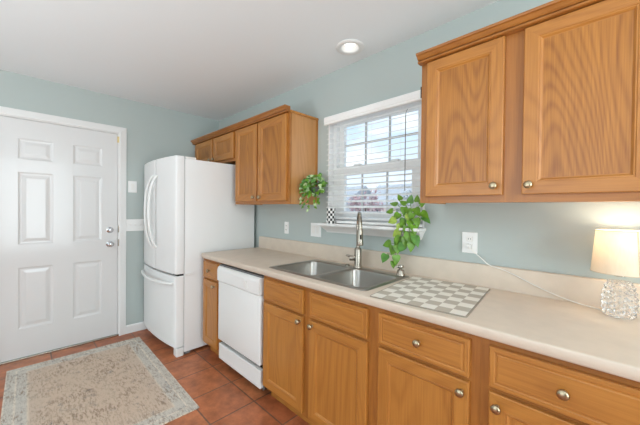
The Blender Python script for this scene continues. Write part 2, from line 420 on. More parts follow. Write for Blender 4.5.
LX, LY, LR = 2.298, -.190, .088            # recessed light
b = B()
circ = [(LX + .062 * math.cos(a), LY + .062 * math.sin(a)) for a in [2 * math.pi * k / 32 for k in range(32)]]
lo = holed(b, rect(-.2, RX + .15, BY - .15, .16), [circ], lambda x, y: (x, y, H))
hi = holed(b, rect(-.2, RX + .15, BY - .15, .16), [circ], lambda x, y: (x, y, H + .14))
for l, h in zip(lo, hi): ring_faces(b, l, h)
struct('ceiling', b, 'ceiling', label='smooth white kitchen ceiling', cat='ceiling')

WX0, WX1, WZ0, WZ1 = 1.93, 2.76, 1.195, 2.075    # window opening
b = B()
l0 = holed(b, rect(-.2, RX + .15, 0, H), [rect(WX0, WX1, WZ0, WZ1)], lambda x, z: (x, 0, z))
l1 = holed(b, rect(-.2, RX + .15, 0, H), [rect(WX0, WX1, WZ0, WZ1)], lambda x, z: (x, .16, z))
for l, h in zip(l0, l1): ring_faces(b, l, h)
struct('wall_back', b, 'wall', label='blue grey painted wall above the worktop with the window', cat='wall')

DY0, DY1, DZ1 = -1.925, -1.087, 2.07             # entry door slab
b = B()
op = [(DY0 - .02, 0), (DY1 + .02, 0), (DY1 + .02, DZ1 + .02), (DY0 - .02, DZ1 + .02)]
out2 = [(BY, 0), op[0], op[3], op[2], op[1], (0, 0), (0, H), (BY, H)]
f0 = [b.verts.new((0, y, z)) for y, z in out2]; f1 = [b.verts.new((-.14, y, z)) for y, z in out2]
b.faces.new(f0); b.faces.new(f1); ring_faces(b, f0, f1)
b.normal_update(); bmesh.ops.triangulate(b, faces=[f for f in b.faces if len(f.verts) > 4])
struct('wall_left', b, 'wall', label='blue grey painted wall around the white entry door', cat='wall')

# walls behind the camera with openings for the rear fill and the side daylight
b = B()
l0 = holed(b, rect(-.2, RX + .15, 0, H), [rect(1.0, 4.2, .1, 2.4)], lambda x, z: (x, BY, z))
l1 = holed(b, rect(-.2, RX + .15, 0, H), [rect(1.0, 4.2, .1, 2.4)], lambda x, z: (x, BY - .15, z))
for l, h in zip(l0, l1): ring_faces(b, l, h)
struct('wall_front', b, 'wall')
b = B()
l0 = holed(b, rect(BY, 0, 0, H), [rect(-2.4, -.8, .3, 2.4)], lambda y, z: (RX, y, z))
l1 = holed(b, rect(BY, 0, 0, H), [rect(-2.4, -.8, .3, 2.4)], lambda y, z: (RX + .15, y, z))
for l, h in zip(l0, l1): ring_faces(b, l, h)
struct('wall_right', b, 'wall')

# entry door
dr = thing('door_1', 'white six panel entry door with chrome lock and knob', 'door', (-.02, (DY0 + DY1) / 2, 0), kind='structure')
b = B()
XF = -.008
cols = [(-1.799, -1.574), (-1.437, -1.214)]; rows = [(.264, .796), (.992, 1.617), (1.726, 1.906)]
ys = [DY0] + [v for c in cols for v in c] + [DY1]; zs = [.018] + [v for r in rows for v in r] + [DZ1]
G = [[b.verts.new((XF, y, z)) for z in zs] for y in ys]
for i in range(len(ys) - 1):
    for j in range(len(zs) - 1):
        lv = [G[i][j], G[i + 1][j], G[i + 1][j + 1], G[i][j + 1]]
        if i % 2 == 0 or j % 2 == 0: b.faces.new(lv); continue
        c, r, prev = (ys[i], ys[i + 1]), (zs[j], zs[j + 1]), lv
        for ins, dep in ((.012, -.005), (.024, -.006), (.050, -.0012), (.054, -.001)):
            cur = [b.verts.new((XF + dep, y, z)) for y, z in rect(c[0] + ins, c[1] - ins, r[0] + ins, r[1] - ins)]
            ring_faces(b, prev, cur); prev = cur
        b.faces.new(prev)
bk = [b.verts.new((XF - .042, y, z)) for y, z in rect(DY0, DY1, .018, DZ1)]
b.faces.new(bk)
rim_ = [G[i][0] for i in range(len(ys))], [G[-1][j] for j in range(len(zs))]
for (p0, p1), (q0, q1) in (((G[0][0], G[-1][0]), (bk[0], bk[1])), ((G[-1][0], G[-1][-1]), (bk[1], bk[2])), ((G[-1][-1], G[0][-1]), (bk[2], bk[3])), ((G[0][-1], G[0][0]), (bk[3], bk[0]))):
    b.faces.new([b.verts.new(v.co) for v in (p0, p1, q1, q0)])
obj('door_panel', b, 'door', dr)
b = B(); lathe(b, [(.030, 0), (.030, .004), (.022, .010), (.012, .012), (.012, .022)], (XF, -1.151, 1.093), 'x', 20)
box(b, XF + .02, XF + .034, -1.155, -1.147, 1.078, 1.108, .002)
obj('deadbolt', b, 'chrome', dr, smooth=True)
b = lathe(B(), [(.031, 0), (.031, .004), (.018, .010), (.011, .014), (.011, .028), (.022, .036), (.027, .046), (.026, .056), (.018, .062), (.001, .064)], (XF, -1.151, .951), 'x', 20)
obj('door_knob', b, 'chrome', dr, smooth=True, angle=60)
b = B(); tube(b, [(XF + .006, -1.089, 1.985), (XF + .006, -1.089, 2.045)], .004, 8); box(b, -.001, .003, -1.086, -1.073, 1.985, 2.045)
obj('hinge', b, 'brass', dr)
for z in (.96, 1.10):
    obj('strike_plate', bx(-.006, .001, -1.083, -1.069, z - .035, z + .035, .001), 'nickel', dr)
obj('threshold', bx(-.12, .012, DY0 - .02, DY1 + .02, .0, .016, .003), M['nickel'], dr)

# casing of the door
b = B()
CW = .062
cas = [(0, 0), (.016, 0), (.018, .01), (.014, .03), (.012, .05), (.010, CW), (0, CW)]
yA, yB, zT = DY1 + .012, DY0 - .012, DZ1 + .012
pr = []
for (yy, zz, dy, dz) in ((yA, 0, 1, 0), (yA, zT, 1, 1), (yB, zT, -1, 1), (yB, 0, -1, 0)):
    pr.append([b.verts.new((x, yy + dy * w, zz + dz * w)) for x, w in cas])
for a, c in zip(pr, pr[1:]): ring_faces(b, a, c)
b.faces.new(pr[0]); b.faces.new(pr[-1])
box(b, -.139, 0, DY1 + .003, DY1 + .0195, 0.017, DZ1 + .003); box(b, -.139, 0, DY0 - .0195, DY0 - .003, 0.017, DZ1 + .003); box(b, -.139, 0, DY0 - .0195, DY1 + .0195, DZ1 + .003, DZ1 + .0195)
struct('trim_1', b, 'white', label='white casing around the entry door', cat='door casing')

def baseb(name, y0, y1):
    prof = [(0.0005, 0.001), (.014, 0.001), (.014, .070), (.010, .080), (.004, .086), (.0005, .086)]
    struct(name, prism(B(), prof, y0, y1, 'y'), 'white', label='white baseboard between entry door casing and refrigerator', cat='baseboard')
baseb('baseboard_left', yA + CW, -.03)

# ------------------------------------------------------------------ window
wn = thing('window_1', 'white double hung window with grid panes above the sink', 'window', ((WX0 + WX1) / 2, .08, WZ0), kind='structure')
def frame_bm(b, x0, x1, z0, z1, wl, wr, wb, wt, y0, y1):
    box(b, x0, x0 + wl, y0, y1, z0, z1); box(b, x1 - wr, x1, y0, y1, z0, z1)
    box(b, x0 + wl, x1 - wr, y0, y1, z0, z0 + wb); box(b, x0 + wl, x1 - wr, y0, y1, z1 - wt, z1); return b
b = frame_bm(B(), WX0, WX1, WZ0, WZ1, .045, .045, .04, .045, .052, .145); frame_bm(b, WX0, WX1, WZ0 + .02, WZ1, .010, .010, .0005, .008, -.002, .0518)
obj('window_frame', b, 'vinyl', wn)
ZM = 1.667
lowf = obj('lower_sash', frame_bm(B(), WX0 + .045, WX1 - .045, WZ0 + .04, ZM, .085, .07, .06, .068, .052, .082), 'vinyl', wn)
upf = obj('upper_sash', frame_bm(B(), WX0 + .045, WX1 - .045, ZM - .05, WZ1 - .045, .045, .05, .06, .022, .092, .122), 'vinyl', wn)
GL = (WX0 + .13, WX1 - .115, WZ0 + .10, ZM - .068); GU = (WX0 + .09, WX1 - .095, ZM + .01, WZ1 - .067)
obj('pane', bx(GL[0], GL[1], .066, .070, GL[2], GL[3]), 'glass', lowf)
obj('pane', bx(GU[0], GU[1], .106, .110, GU[2], GU[3]), 'glass', upf)
b = B()
for x in (2.231, 2.451): box(b, x - .008, x + .008, .060, .0655, GL[2], GL[3])
obj('muntin_grid', b, 'muntin', lowf)
b = B()
for x in (2.232, 2.444): box(b, x - .008, x + .008, .098, .1055, GU[2], GU[3])
z = 1.848; box(b, GU[0], GU[1], .0975, .1055, z - .008, z + .008)
obj('muntin_grid', b, 'muntin', upf)
b = B()
for x in (2.19, 2.52): box(b, x - .03, x + .03, .040, .075, ZM + .0005, ZM + .014, .003)
obj('sash_lock', b, 'vinyl', wn)
# stool and apron
b = B(); box(b, 1.905, 2.775, -.115, -.0005, WZ0 + .001, WZ0 + .020, .005); box(b, WX0 + .002, WX1 - .002, -.001, .05, WZ0 + .001, WZ0 + .019)
obj('window_sill', b, 'white', wn)
pr = [(-.0005, WZ0), (-.085, WZ0), (-.083, WZ0 - .006), (-.060, WZ0 - .020), (-.040, WZ0 - .034), (-.026, WZ0 - .045), (-.020, WZ0 - .056), (-.0005, WZ0 - .056)]
b = B(); rings = []
for x, s in ((1.915, 0), (2.769, 0)):
    rings.append([b.verts.new((x + (1 if x < 2.3 else -1) * (WZ0 - zz) * .45, yy, zz)) for yy, zz in pr])
ring_faces(b, rings[0], rings[1]); b.faces.new(rings[0]); b.faces.new(rings[1])
obj('window_apron', b, 'white', wn)

# venetian blind
bl = thing('venetian_blind', 'white horizontal slat blind with valance hung over the sink window', 'blind', ((WX0 + WX1) / 2, -.012, WZ1))
SX0, SX1 = WX0 + .012, WX1 - .012
obj('headrail', bx(SX0, SX1, -.030, .012, 2.015, 2.064, .002), 'blind', bl)
b = prism(B(), [(-.034, 2.008), (-.048, 2.008), (-.053, 2.014), (-.050, 2.022), (-.054, 2.032), (-.054, 2.058), (-.048, 2.072), (-.034, 2.072)], WX0 - .005, WX1 + .005)
obj('valance', b, 'blind', bl)
b = B()
nz = 18; ztop, zbot = 1.985, 1.262; tilt = math.radians(17)
for k in range(nz):
    z = zbot + (ztop - zbot) * k / (nz - 1); yc = -.012; hw = .0245; th = .0022
    P = []
    for s, d in ((-1, 0), (0, .0022), (1, 0)):
        P.append((yc + s * hw * math.cos(tilt), z + s * hw * math.sin(tilt) + d))
    prof = [(y, zz - th / 2) for y, zz in P] + [(y, zz + th / 2) for y, zz in P[::-1]]
    prism(b, prof, SX0, SX1)
obj('slats', b, 'blind', bl)
obj('bottom_rail', bx(SX0, SX1, -.036, .012, 1.219, 1.237, .003), 'blind', bl)
b = B()
for x in (2.08, 2.345, 2.61):
    for y in (-.038, .014): tube(b, [(x, y, 1.235), (x, y, 2.016)], .0009, 4)
obj('ladder_cords', b, 'cord', bl)
b = B(); tube(b, [(2.655, -.060, 1.45), (2.655, -.060, 1.93)], .0024, 6); tube(b, [(2.655, -.060, 1.93), (2.655, -.057, 1.95), (2.655, -.04, 1.975)], .0018, 6)
obj('tilt_wand', b, M['grey'], bl)
obj('valance_clip', bx(2.752, 2.758, -.060, -.053, 2.015, 2.083), 'dark', bl)

# ------------------------------------------------------------------ outside the window
b = B(); box(b, -60, 40, .5, 90, -1.0, -.8); struct('ground', b, 'asphalt', label='pale grey street and yard outside the window', cat='ground')
def house(label, x0, x1, y0, y1, zw, zr, wallm):
    h = thing('house', label, 'house', ((x0 + x1) / 2, (y0 + y1) / 2, -.8))
    obj('wall', bx(x0, x1, y0, y1, -.8, zw), wallm, h)
    ym = (y0 + y1) / 2
    obj('roof', prism(B(), [(y0 - .4, zw - .1), (ym, zr), (y1 + .4, zw - .1)], x0 - .4, x1 + .4), 'roof', h)
    n = int((x1 - x0) / 2.4)
    for k in range(n):
        xc = x0 + (k + .5) * (x1 - x0) / n
        w = obj('window', frame_bm(B(), xc - .55, xc + .55, .2, 1.6, .08, .08, .08, .08, y0 - .05, y0 + .0), 'white', h)
        obj('pane', bx(xc - .47, xc + .47, y0 - .03, y0 - .001, .28, 1.52), 'house_glass', w)
    return h
house('pale grey house across the street seen low through the blind beside the reddish tree', -27.5, -18.2, 24, 32, 2.0, 4.3, 'siding')
house('warm toned house across the street seen through the middle of the blind', -16.5, -9.5, 26, 33, 2.0, 4.4, 'siding_tan')
def tree(label, x, y, h, r, m, n):
    t = thing('tree', label, 'tree', (x, y, -.8)); rnd = random.Random(int(abs(x) * 10))
    b = B(); tube(b, [(x, y, -.8), (x + .05, y, .6), (x, y, h * .55)], [.16, .12, .05], 8)
    tips = []
    for k in range(16):
        a = rnd.uniform(0, 6.28); e = rnd.uniform(.3, 1.2); L = r * rnd.uniform(.7, 1.1)
        p0 = Vector((x, y, rnd.uniform(.6, h * .5))); p2 = p0 + Vector((math.cos(a) * math.cos(e), math.sin(a) * math.cos(e), math.sin(e))) * L
        tube(b, [p0, (p0 + p2) / 2 + Vector((0, 0, .1)), p2], [.05, .03, .012], 5); tips.append(((p0 + p2) / 2, p2))
    obj('trunk', b, 'bark', t)
    b = B()
    for k in range(n):
        p, q = rnd.choice(tips); c = p.lerp(q, rnd.uniform(.2, 1.15)) + Vector((rnd.gauss(0, .25), rnd.gauss(0, .25), rnd.gauss(0, .2)))
        d = Vector((rnd.gauss(0, 1), rnd.gauss(0, 1), rnd.gauss(0, 1))).normalized() * .16; e = d.cross(Vector((rnd.random(), rnd.random(), 1))).normalized() * .07
        b.faces.new([b.verts.new(v) for v in (c - d, c + e, c + d, c - e)])
    obj('twigs', b, m, t)  # small quads stand for the twigs of a bare crown, not leaves
tree('reddish bare tree standing in front of the houses outside the window', -10.6, 18, 3.0, 1.7, 'red_twig', 700)
tree('grey leafless tree outside close beside the warm toned house', -5.6, 17, 3.2, 1.8, 'grey_twig', 700)
cx, cy = -9.4, 13.5
ca = thing('car', 'white parked car on the street outside the window', 'car', (cx, cy, -.8))
b = prism(B(), [(-2.1, -.5), (-2.1, .0), (-1.2, .1), (-.7, .55), (.8, .58), (1.5, .12), (2.1, .05), (2.15, -.5)], cy - .85, cy + .85, 'y')
bmesh.ops.translate(b, verts=b.verts, vec=(cx, 0, 0)); bmesh.ops.bevel(b, geom=list(b.edges), offset=.06, segments=2, affect='EDGES')
obj('body', b, 'car', ca)
b = prism(B(), [(-1.02, .12), (-.64, .5), (.74, .52), (1.3, .14)], cy - .87, cy + .87, 'y'); bmesh.ops.translate(b, verts=b.verts, vec=(cx, 0, 0))
obj('side_window', b, 'house_glass', ca)
for dx in (-1.35, 1.35):
    for sy in (-.8, .8):
        b = B(); lathe(b, [(.18, -.10), (.32, -.10), (.33, -.06), (.33, .06), (.32, .10), (.18, .10)], (0, 0, 0), '-y', 20)
        bmesh.ops.translate(b, verts=b.verts, vec=(cx + dx, cy + sy, -.47)); obj('wheel', b, 'tyre', ca)

# ------------------------------------------------------------------ worktop
ct = thing('worktop', 'beige laminate worktop with backsplash running along the wall', 'worktop', (2.3, -.32, .876))
CX0, CX1, CF = .925, 3.80, -.635
outl = [(CX0, -.001), (CX0, CF + .05)] + [(CX0 + .05 - .05 * math.cos(a), CF + .05 - .05 * math.sin(a)) for a in (math.radians(t) for t in (18, 36, 54, 72))] + [(CX0 + .05, CF), (CX1, CF), (CX1, -.001)]
SKX0, SKX1, SKY0, SKY1 = 1.890, 2.722, -.572, -.088
hole = rect(SKX0 + .02, SKX1 - .02, SKY0 + .02, SKY1 - .02)
b = B()
ins = lambda d: [(x + (d if i <= 1 else 0), y) for i, (x, y) in enumerate(outl)]
def offs(d):
    o = []
    for (x, y) in outl:
        nx, ny = x, y
        if x <= CX0 + 1e-6: nx = x + d
        if y <= CF + 1e-6: ny = y + d
        if CX0 + 1e-6 < x < CX0 + .05 and CF + 1e-6 < y < CF + .05:
            v = Vector((CX0 + .05 - x, CF + .05 - y)).normalized() * d; nx, ny = x + v.x, y + v.y
        o.append((nx, ny))
    return o
top = holed(b, offs(.008), [hole], lambda x, y: (x, y, .914))
bot = holed(b, offs(.004), [hole], lambda x, y: (x, y, .876))
prev = top[0]
for d, z in ((.0045, .9132), (.0018, .9108), (0, .907), (0, .880)):
    cur = [b.verts.new((x, y, z)) for x, y in offs(d)]; ring_faces(b, prev, cur); prev = cur
ring_faces(b, prev, bot[0]); ring_faces(b, top[1], bot[1])
obj('counter_slab', b, 'counter', ct, smooth=True, angle=50)
b = prism(B(), [(-.001, .9142), (-.021, .9142), (-.021, 1.028), (-.019, 1.032), (-.015, 1.034), (-.001, 1.034)], CX0 + .035, CX1)
obj('backsplash', b, 'counter', ct)

# ------------------------------------------------------------------ base cabinets
BF, DFY = -.605, -.6245
def base_cabinet(name, label, x0, x1, group=None):
    c = thing(name, label, 'cabinet', ((x0 + x1) / 2, BF / 2, 0), group)
    z1 = .8755
    b = B()
    for a in (x0 + .0005, x1 - .0165): box(b, a, a + .016, BF + .019, -.003, .1, z1)
    box(b, x0 + .0165, x1 - .0165, BF + .019, -.003, .1, .116); box(b, x0 + .0165, x1 - .0165, -.012, -.003, .116, z1)
    obj('carcass', b, 'oak_side', c)
    obj('toe_kick', bx(x0 + .0005, x1 - .0005, -.535, -.52, .001, .0995), 'oak_h', c)
    return c
def face_frame(c, x0, x1, stiles, rails):
    b = B()
    for a0, a1 in stiles: box(b, a0, a1, BF, BF + .0185, .1, .8755, mi=0)
    st = sorted(stiles)
    for (p0, p1), (q0, q1) in zip(st, st[1:]):
        for z0, z1 in rails: box(b, p1, q0, BF + .0003, BF + .0185, z0, z1, mi=1)
    obj('face_frame', b, ['frame_v', 'frame_h'], c)
RAILS = [(.1, .14), (.675, .73), (.835, .8755)]
DT, DB, KT, KB = .850, .708, .690, .122
c = base_cabinet('base_cabinet', 'narrow oak base cabinet between refrigerator and dishwasher', .945, 1.272)
face_frame(c, .945, 1.272, [(.9455, .995), (1.227, 1.2715)], RAILS)
cab_drawer(c, .978, 1.243, DB, DT, DFY); cab_door(c, .978, 1.243, KB, KT, DFY, 1.20, .655)
c = base_cabinet('sink_base_cabinet', 'double door oak cabinet under the steel sink', 1.899, 2.800)
face_frame(c, 1.899, 2.8, [(1.8995, 1.945), (2.30, 2.388), (2.755, 2.8003)], RAILS)
cab_drawer(c, 1.920, 2.317, DB, DT, DFY, False, 'false_drawer_front'); cab_drawer(c, 2.371, 2.772, DB, DT, DFY, False, 'false_drawer_front')
cab_door(c, 1.920, 2.317, KB, KT, DFY, 2.293, .662); cab_door(c, 2.371, 2.772, KB, KT, DFY, 2.400, .664)
c = base_cabinet('base_cabinet', 'oak cabinet with one drawer under the checkered drying mat', 2.801, 3.262)
face_frame(c, 2.801, 3.262, [(2.8006, 2.86), (3.205, 3.2623)], RAILS)
cab_drawer(c, 2.836, 3.228, DB, DT, DFY); cab_door(c, 2.836, 3.228, KB, KT, DFY, 3.203, .652)
c = base_cabinet('base_cabinet', 'oak cabinet with wide drawer below the table lamp', 3.263, 3.772)
face_frame(c, 3.263, 3.772, [(3.2626, 3.32), (3.72, 3.7715)], RAILS)
cab_drawer(c, 3.294, 3.700, DB, DT, DFY); cab_door(c, 3.294, 3.700, KB, KT, DFY, 3.321, .649)

# ------------------------------------------------------------------ dishwasher
dw = thing('dishwasher', 'white built in dishwasher between the oak base cabinets', 'dishwasher', (1.586, -.3, 0))
X0, X1 = 1.279, 1.892
obj('tub_body', bx(X0, X1, -.575, -.02, .055, .868), 'dark', dw)
d = obj('front_door', bx(X0 + .003, X1 - .003, -.630, -.5865, .238, .722, .006, 3), 'plastic', dw, smooth=True)
b = prism(B(), [(-.5865, .726), (-.634, .726), (-.640, .732), (-.640, .815), (-.634, .838), (-.622, .846), (-.5865, .846)], X0 + .003, X1 - .003)
cp = obj('control_panel', b, 'plastic', dw)
obj('latch', bx(1.705, 1.735, -.647, -.6395, .752, .800, .003), 'ceramic', cp)
obj('top_strip', bx(X0 + .003, X1 - .003, -.618, -.5865, .8462, .858), 'grey', dw)
obj('kick_panel', bx(X0 + .003, X1 - .003, -.622, -.5865, .075, .202, .004), 'plastic', dw)
obj('side_edge', bx(X1 - .0028, X1 - .0005, -.600, -.5866, .06, .86), 'grey', dw)

# ------------------------------------------------------------------ refrigerator
FX0, FX1 = .035, .895
fr = thing('refrigerator', 'white two door refrigerator with bottom freezer drawer', 'refrigerator', ((FX0 + FX1) / 2, -.42, 0))
obj('case', bx(FX0, FX1, -.757, -.035, .03, 1.765, .006, 2), 'fridge_side', fr, smooth=True)
XC = (FX0 + FX1) / 2; HWD = (FX1 - FX0) / 2
def bow(x): return -.833 - .012 * (FX1 - x) / HWD - .034 * (1 - ((x - XC) / HWD) ** 2)
def fdoor(name, x0, x1, z0, z1):
    n = 14; r = .012
    pts = [(x1, -.764), (x0, -.764), (x0, bow(x0) + r), (x0 + r * .3, bow(x0) + r * .3)]
    for k in range(n + 1):
        x = x0 + r + (x1 - x0 - 2 * r) * k / n; pts.append((x, bow(x)))
    pts += [(x1 - r * .3, bow(x1) + r * .3), (x1, bow(x1) + r)]
    b = B(); rings = []
    cxm = (x0 + x1) / 2
    for ins, z in ((.006, z0), (0, z0 + .006), (0, z1 - .006), (.006, z1)):
        rings.append([b.verts.new((x + (ins if x < cxm else -ins) * (1 if abs(x - cxm) > .3 * (x1 - x0) else 0), y + (ins if y < -.77 else 0), z)) for x, y in pts])
    for a, c in zip(rings, rings[1:]): ring_faces(b, a, c)
    b.faces.new(rings[0]); b.faces.new(rings[-1])
    return obj(name, b, 'fridge', fr, smooth=True, angle=35)
ZS = .728
d1 = fdoor('upper_door', FX0, XC + .012, ZS + .008, 1.785)
d2 = fdoor('upper_door', XC + .014, FX1, ZS + .008, 1.785)
d3 = fdoor('freezer_drawer', FX0, FX1, .085, ZS - .008)
obj('gasket', bx(FX0 + .012, FX1 - .008, -.764, -.7572, .10, 1.77), mat('pale_grey_gasket', srgb(196, 196, 195), .7), fr)
obj('seam_strip', bx(FX0 + .006, FX1 - .006, -.815, -.7645, ZS - .0075, ZS + .0075), 'dark', fr)
for dd, hx in ((d1, .425), (d2, .532)):
    pts = spline([(hx, bow(hx) + .004, 1.625), (hx, bow(hx) - .022, 1.60), (hx, -.935, 1.48), (hx, -.948, 1.29), (hx, -.935, 1.10), (hx, bow(hx) - .022, .975), (hx, bow(hx) + .004, .950)], 6)
    obj('handle', tube(B(), pts, .013, 10), 'plastic', dd, smooth=True, angle=60)
pts = spline([(.085, bow(.085) + .004, .655), (.10, bow(.10) - .02, .655), (.25, -.915, .655), (XC, -.935, .655), (.68, -.915, .655), (.83, bow(.83) - .02, .655), (.845, bow(.845) + .004, .655)], 6)
obj('handle', tube(B(), pts, .014, 10), 'plastic', d3, smooth=True, angle=60)
for x0, x1 in ((FX0 + .01, FX0 + .11), (FX1 - .11, FX1 - .006)):
    obj('hinge_cover', bx(x0, x1, -.755, -.655, 1.7655, 1.785, .005), 'plastic', fr)
obj('base_grille', bx(FX0 + .012, FX1 - .012, -.745, -.70, .006, .0295), 'grey', fr)
for x0, x1 in ((FX0 + .002, FX0 + .075), (FX1 - .075, FX1 - .002)):
    obj('foot', bx(x0, x1, -.822, -.7575, .001, .078, .008, 2), 'plastic', fr)
b = bx(FX1, FX1 + .006, -.775 + .02, -.68, .715, .735, .002); obj('side_hinge', b, 'plastic', fr)

# ------------------------------------------------------------------ wall cabinets
UF, UDF = -.305, -.3245
CROWN = [(UF - .0005, 2.083), (UF - .032, 2.083), (UF - .035, 2.086), (UF - .035, 2.092), (UF - .032, 2.0945), (UF - .026, 2.095), (UF - .026, 2.0985), (UF - .033, 2.099), (UF - .034, 2.098), (UF - .040, 2.103), (UF - .047, 2.112), (UF - .049, 2.1145), (UF - .052, 2.115), (UF - .057, 2.117), (UF - .058, 2.121), (UF - .057, 2.128), (UF - .0005, 2.128)]
def wall_cabinet(label, x0, x1, z0, z1, stiles, name='wall_cabinet', bt=.035):
    c = thing(name, label, 'cabinet', ((x0 + x1) / 2, UF / 2, z0))
    b = B()
    box(b, x0, x0 + .016, UF + .019, -.001, z0, z1); box(b, x1 - .016, x1, UF + .019, -.001, z0, z1)
    box(b, x0 + .016, x1 - .016, UF + .019, -.001, z0 + .006, z0 + .020); box(b, x0 + .016, x1 - .016, UF + .019, -.001, z1 - .014, z1); box(b, x0 + .016, x1 - .016, -.010, -.001, z0 + .02, z1 - .014)
    obj('carcass', b, 'oak_side', c)
    b = B()
    for a0, a1 in stiles: box(b, a0, a1, UF, UF + .0185, z0, z1)
    st = sorted(stiles)
    for (p0, p1), (q0, q1) in zip(st, st[1:]):
        box(b, p1, q0, UF + .0003, UF + .0185, z0, z0 + bt, mi=1); box(b, p1, q0, UF + .0003, UF + .0185, z1 - .045, z1, mi=1)
    obj('face_frame', b, ['frame_v', 'frame_h'], c)
    return c
def crown(c, x0, x1): obj('crown_molding', prism(B(), CROWN, x0, x1), 'oak_crown', c)
c = wall_cabinet('short oak wall cabinet above the refrigerator', .012, .975, 1.795, 2.1, [(.012, .075), (.485, .535), (.94, .975)])
cab_door(c, .060, .498, 1.822, 2.078, UDF, .468, 1.85); cab_door(c, .523, .952, 1.822, 2.078, UDF, .553, 1.85); crown(c, .012, .9755)
c = wall_cabinet('tall oak wall cabinet between refrigerator and window with hanging ivy at its side', .976, 1.80, 1.364, 2.1, [(.976, 1.02), (1.35, 1.395), (1.765, 1.80)])
cab_door(c, 1.000, 1.361, 1.392, 2.078, UDF, 1.332, 1.425); cab_door(c, 1.383, 1.774, 1.392, 2.078, UDF, 1.430, 1.425); crown(c, .976, 1.803)
obj('side_trim', bx(1.8003, 1.812, UF - .0, -.001, 2.082, 2.1005, .003), 'oak_h', c)
obj('scribe_strip', bx(1.8003, 1.806, -.020, -.001, 1.364, 2.0815), 'oak_v', c)
c = wall_cabinet('large oak wall cabinet above the table lamp and wall outlet', 2.877, 3.735, 1.364, 2.1, [(2.877, 2.93), (3.245, 3.342), (3.685, 3.735)])
cab_door(c, 2.912, 3.256, 1.396, 2.080, UDF, 3.226, 1.436); cab_door(c, 3.327, 3.700, 1.396, 2.080, UDF, 3.352, 1.434); crown(c, 2.870, 3.737)

# ------------------------------------------------------------------ sink, faucet, dispenser
sk = thing('kitchen_sink', 'double bowl stainless steel sink set in the beige worktop', 'sink', ((SKX0 + SKX1) / 2, -.33, .914))
bowls = [(1.925, 2.302, -.540, -.155), (2.335, 2.692, -.540, -.155)]
b = B()
rr = [rrect(*q, .05) for q in bowls]
loops = holed(b, rrect(SKX0 + .004, SKX1 - .004, SKY0 + .004, SKY1 - .004, .025), rr, lambda x, y: (x, y, .9185))
e0 = [b.verts.new((x, y, .9145)) for x, y in rrect(SKX0, SKX1, SKY0, SKY1, .028)]; ring_faces(b, loops[0], e0)
for q, l in zip(bowls, loops[1:]):
    r = rrect(q[0] + .005, q[1] - .005, q[2] + .005, q[3] - .005, .047); v = [b.verts.new((x, y, .9135)) for x, y in r]; ring_faces(b, l, v)
obj('rim', b, 'steel', sk, smooth=True, angle=50)
for q in bowls:
    b = B(); prev = None
    for i, z, r in ((.0052, .9133, .047), (.008, .900, .050), (.018, .760, .055), (.028, .742, .05), (.048, .734, .04)):
        v = [b.verts.new((x, y, z)) for x, y in rrect(q[0] + i, q[1] - i, q[2] + i, q[3] - i, r)]
        if prev: ring_faces(b, prev, v)
        prev = v
    b.faces.new(prev)
    bo = obj('bowl', b, 'steel', sk, smooth=True, angle=50)
    obj('drain', lathe(B(), [(.045, .7345), (.045, .737), (.036, .737), (.030, .7345), (.001, .7345)], ((q[0] + q[1]) / 2, (q[2] + q[3]) / 2, 0), 'z', 24, cap=False), 'chrome', bo, smooth=True)
b = B()
for x in (2.24,): lathe(b, [(.017, .9187), (.017, .926), (.012, .929), (.001, .9295)], (x, -.118, 0), 'z', 16)
obj('deck_cap', b, 'nickel', sk, smooth=True)

FXc, FYc = 2.335, -.120
fa = thing('faucet', 'tall brushed nickel pull down faucet behind the sink', 'faucet', (FXc, FYc, .9187))
dirv = Vector((.66, -.75, 0)).normalized()
c0 = Vector((FXc, FYc, 0))
b = lathe(B(), [(.031, .9188), (.031, .925), (.027, .930), (.0255, .94), (.0255, 1.045), (.022, 1.055), (.015, 1.062)], c0, 'z', 20)
obj('body', b, 'nickel', fa, smooth=True)
R = .082; zc = 1.218
pts = [c0 + Vector((0, 0, z)) for z in (1.055, 1.10, 1.16, zc)]
for k in range(1, 13):
    a = math.pi * k / 12; pts.append(c0 + dirv * (R - R * math.cos(a)) + Vector((0, 0, zc + R * math.sin(a))))
tipc = c0 + dirv * 2 * R
pts.append(tipc + Vector((0, 0, 1.20)))
obj('gooseneck', tube(B(), pts, .0125, 12), 'nickel', fa, smooth=True, angle=60)
b = lathe(B(), [(.014, 1.205), (.0185, 1.185), (.020, 1.13), (.0225, 1.10), (.021, 1.094), (.001, 1.094)], tipc, 'z', 18)
sp = obj('spray_head', b, 'nickel', fa, smooth=True)
obj('spray_button', bx(tipc.x + .010, tipc.x + .019, tipc.y - .018, tipc.y - .008, 1.135, 1.165, .003), 'dark', sp)
side = Vector((-.75, -.66, 0))
b = B(); tube(b, [c0 + side * .015 + Vector((0, 0, .985)), c0 + side * .055 + Vector((0, 0, .985)), c0 + side * .060 + Vector((0, 0, .985))], [.0195, .0195, .016], 16)
tube(b, spline([c0 + side * .05 + Vector((0, 0, .99)), c0 + side * .065 + Vector((0, 0, 1.0)), c0 + side * .085 + Vector((0, 0, 1.004))], 3), [.008] * 4 + [.007, .006, .005], 8)
obj('lever_handle', b, 'nickel', fa, smooth=True)

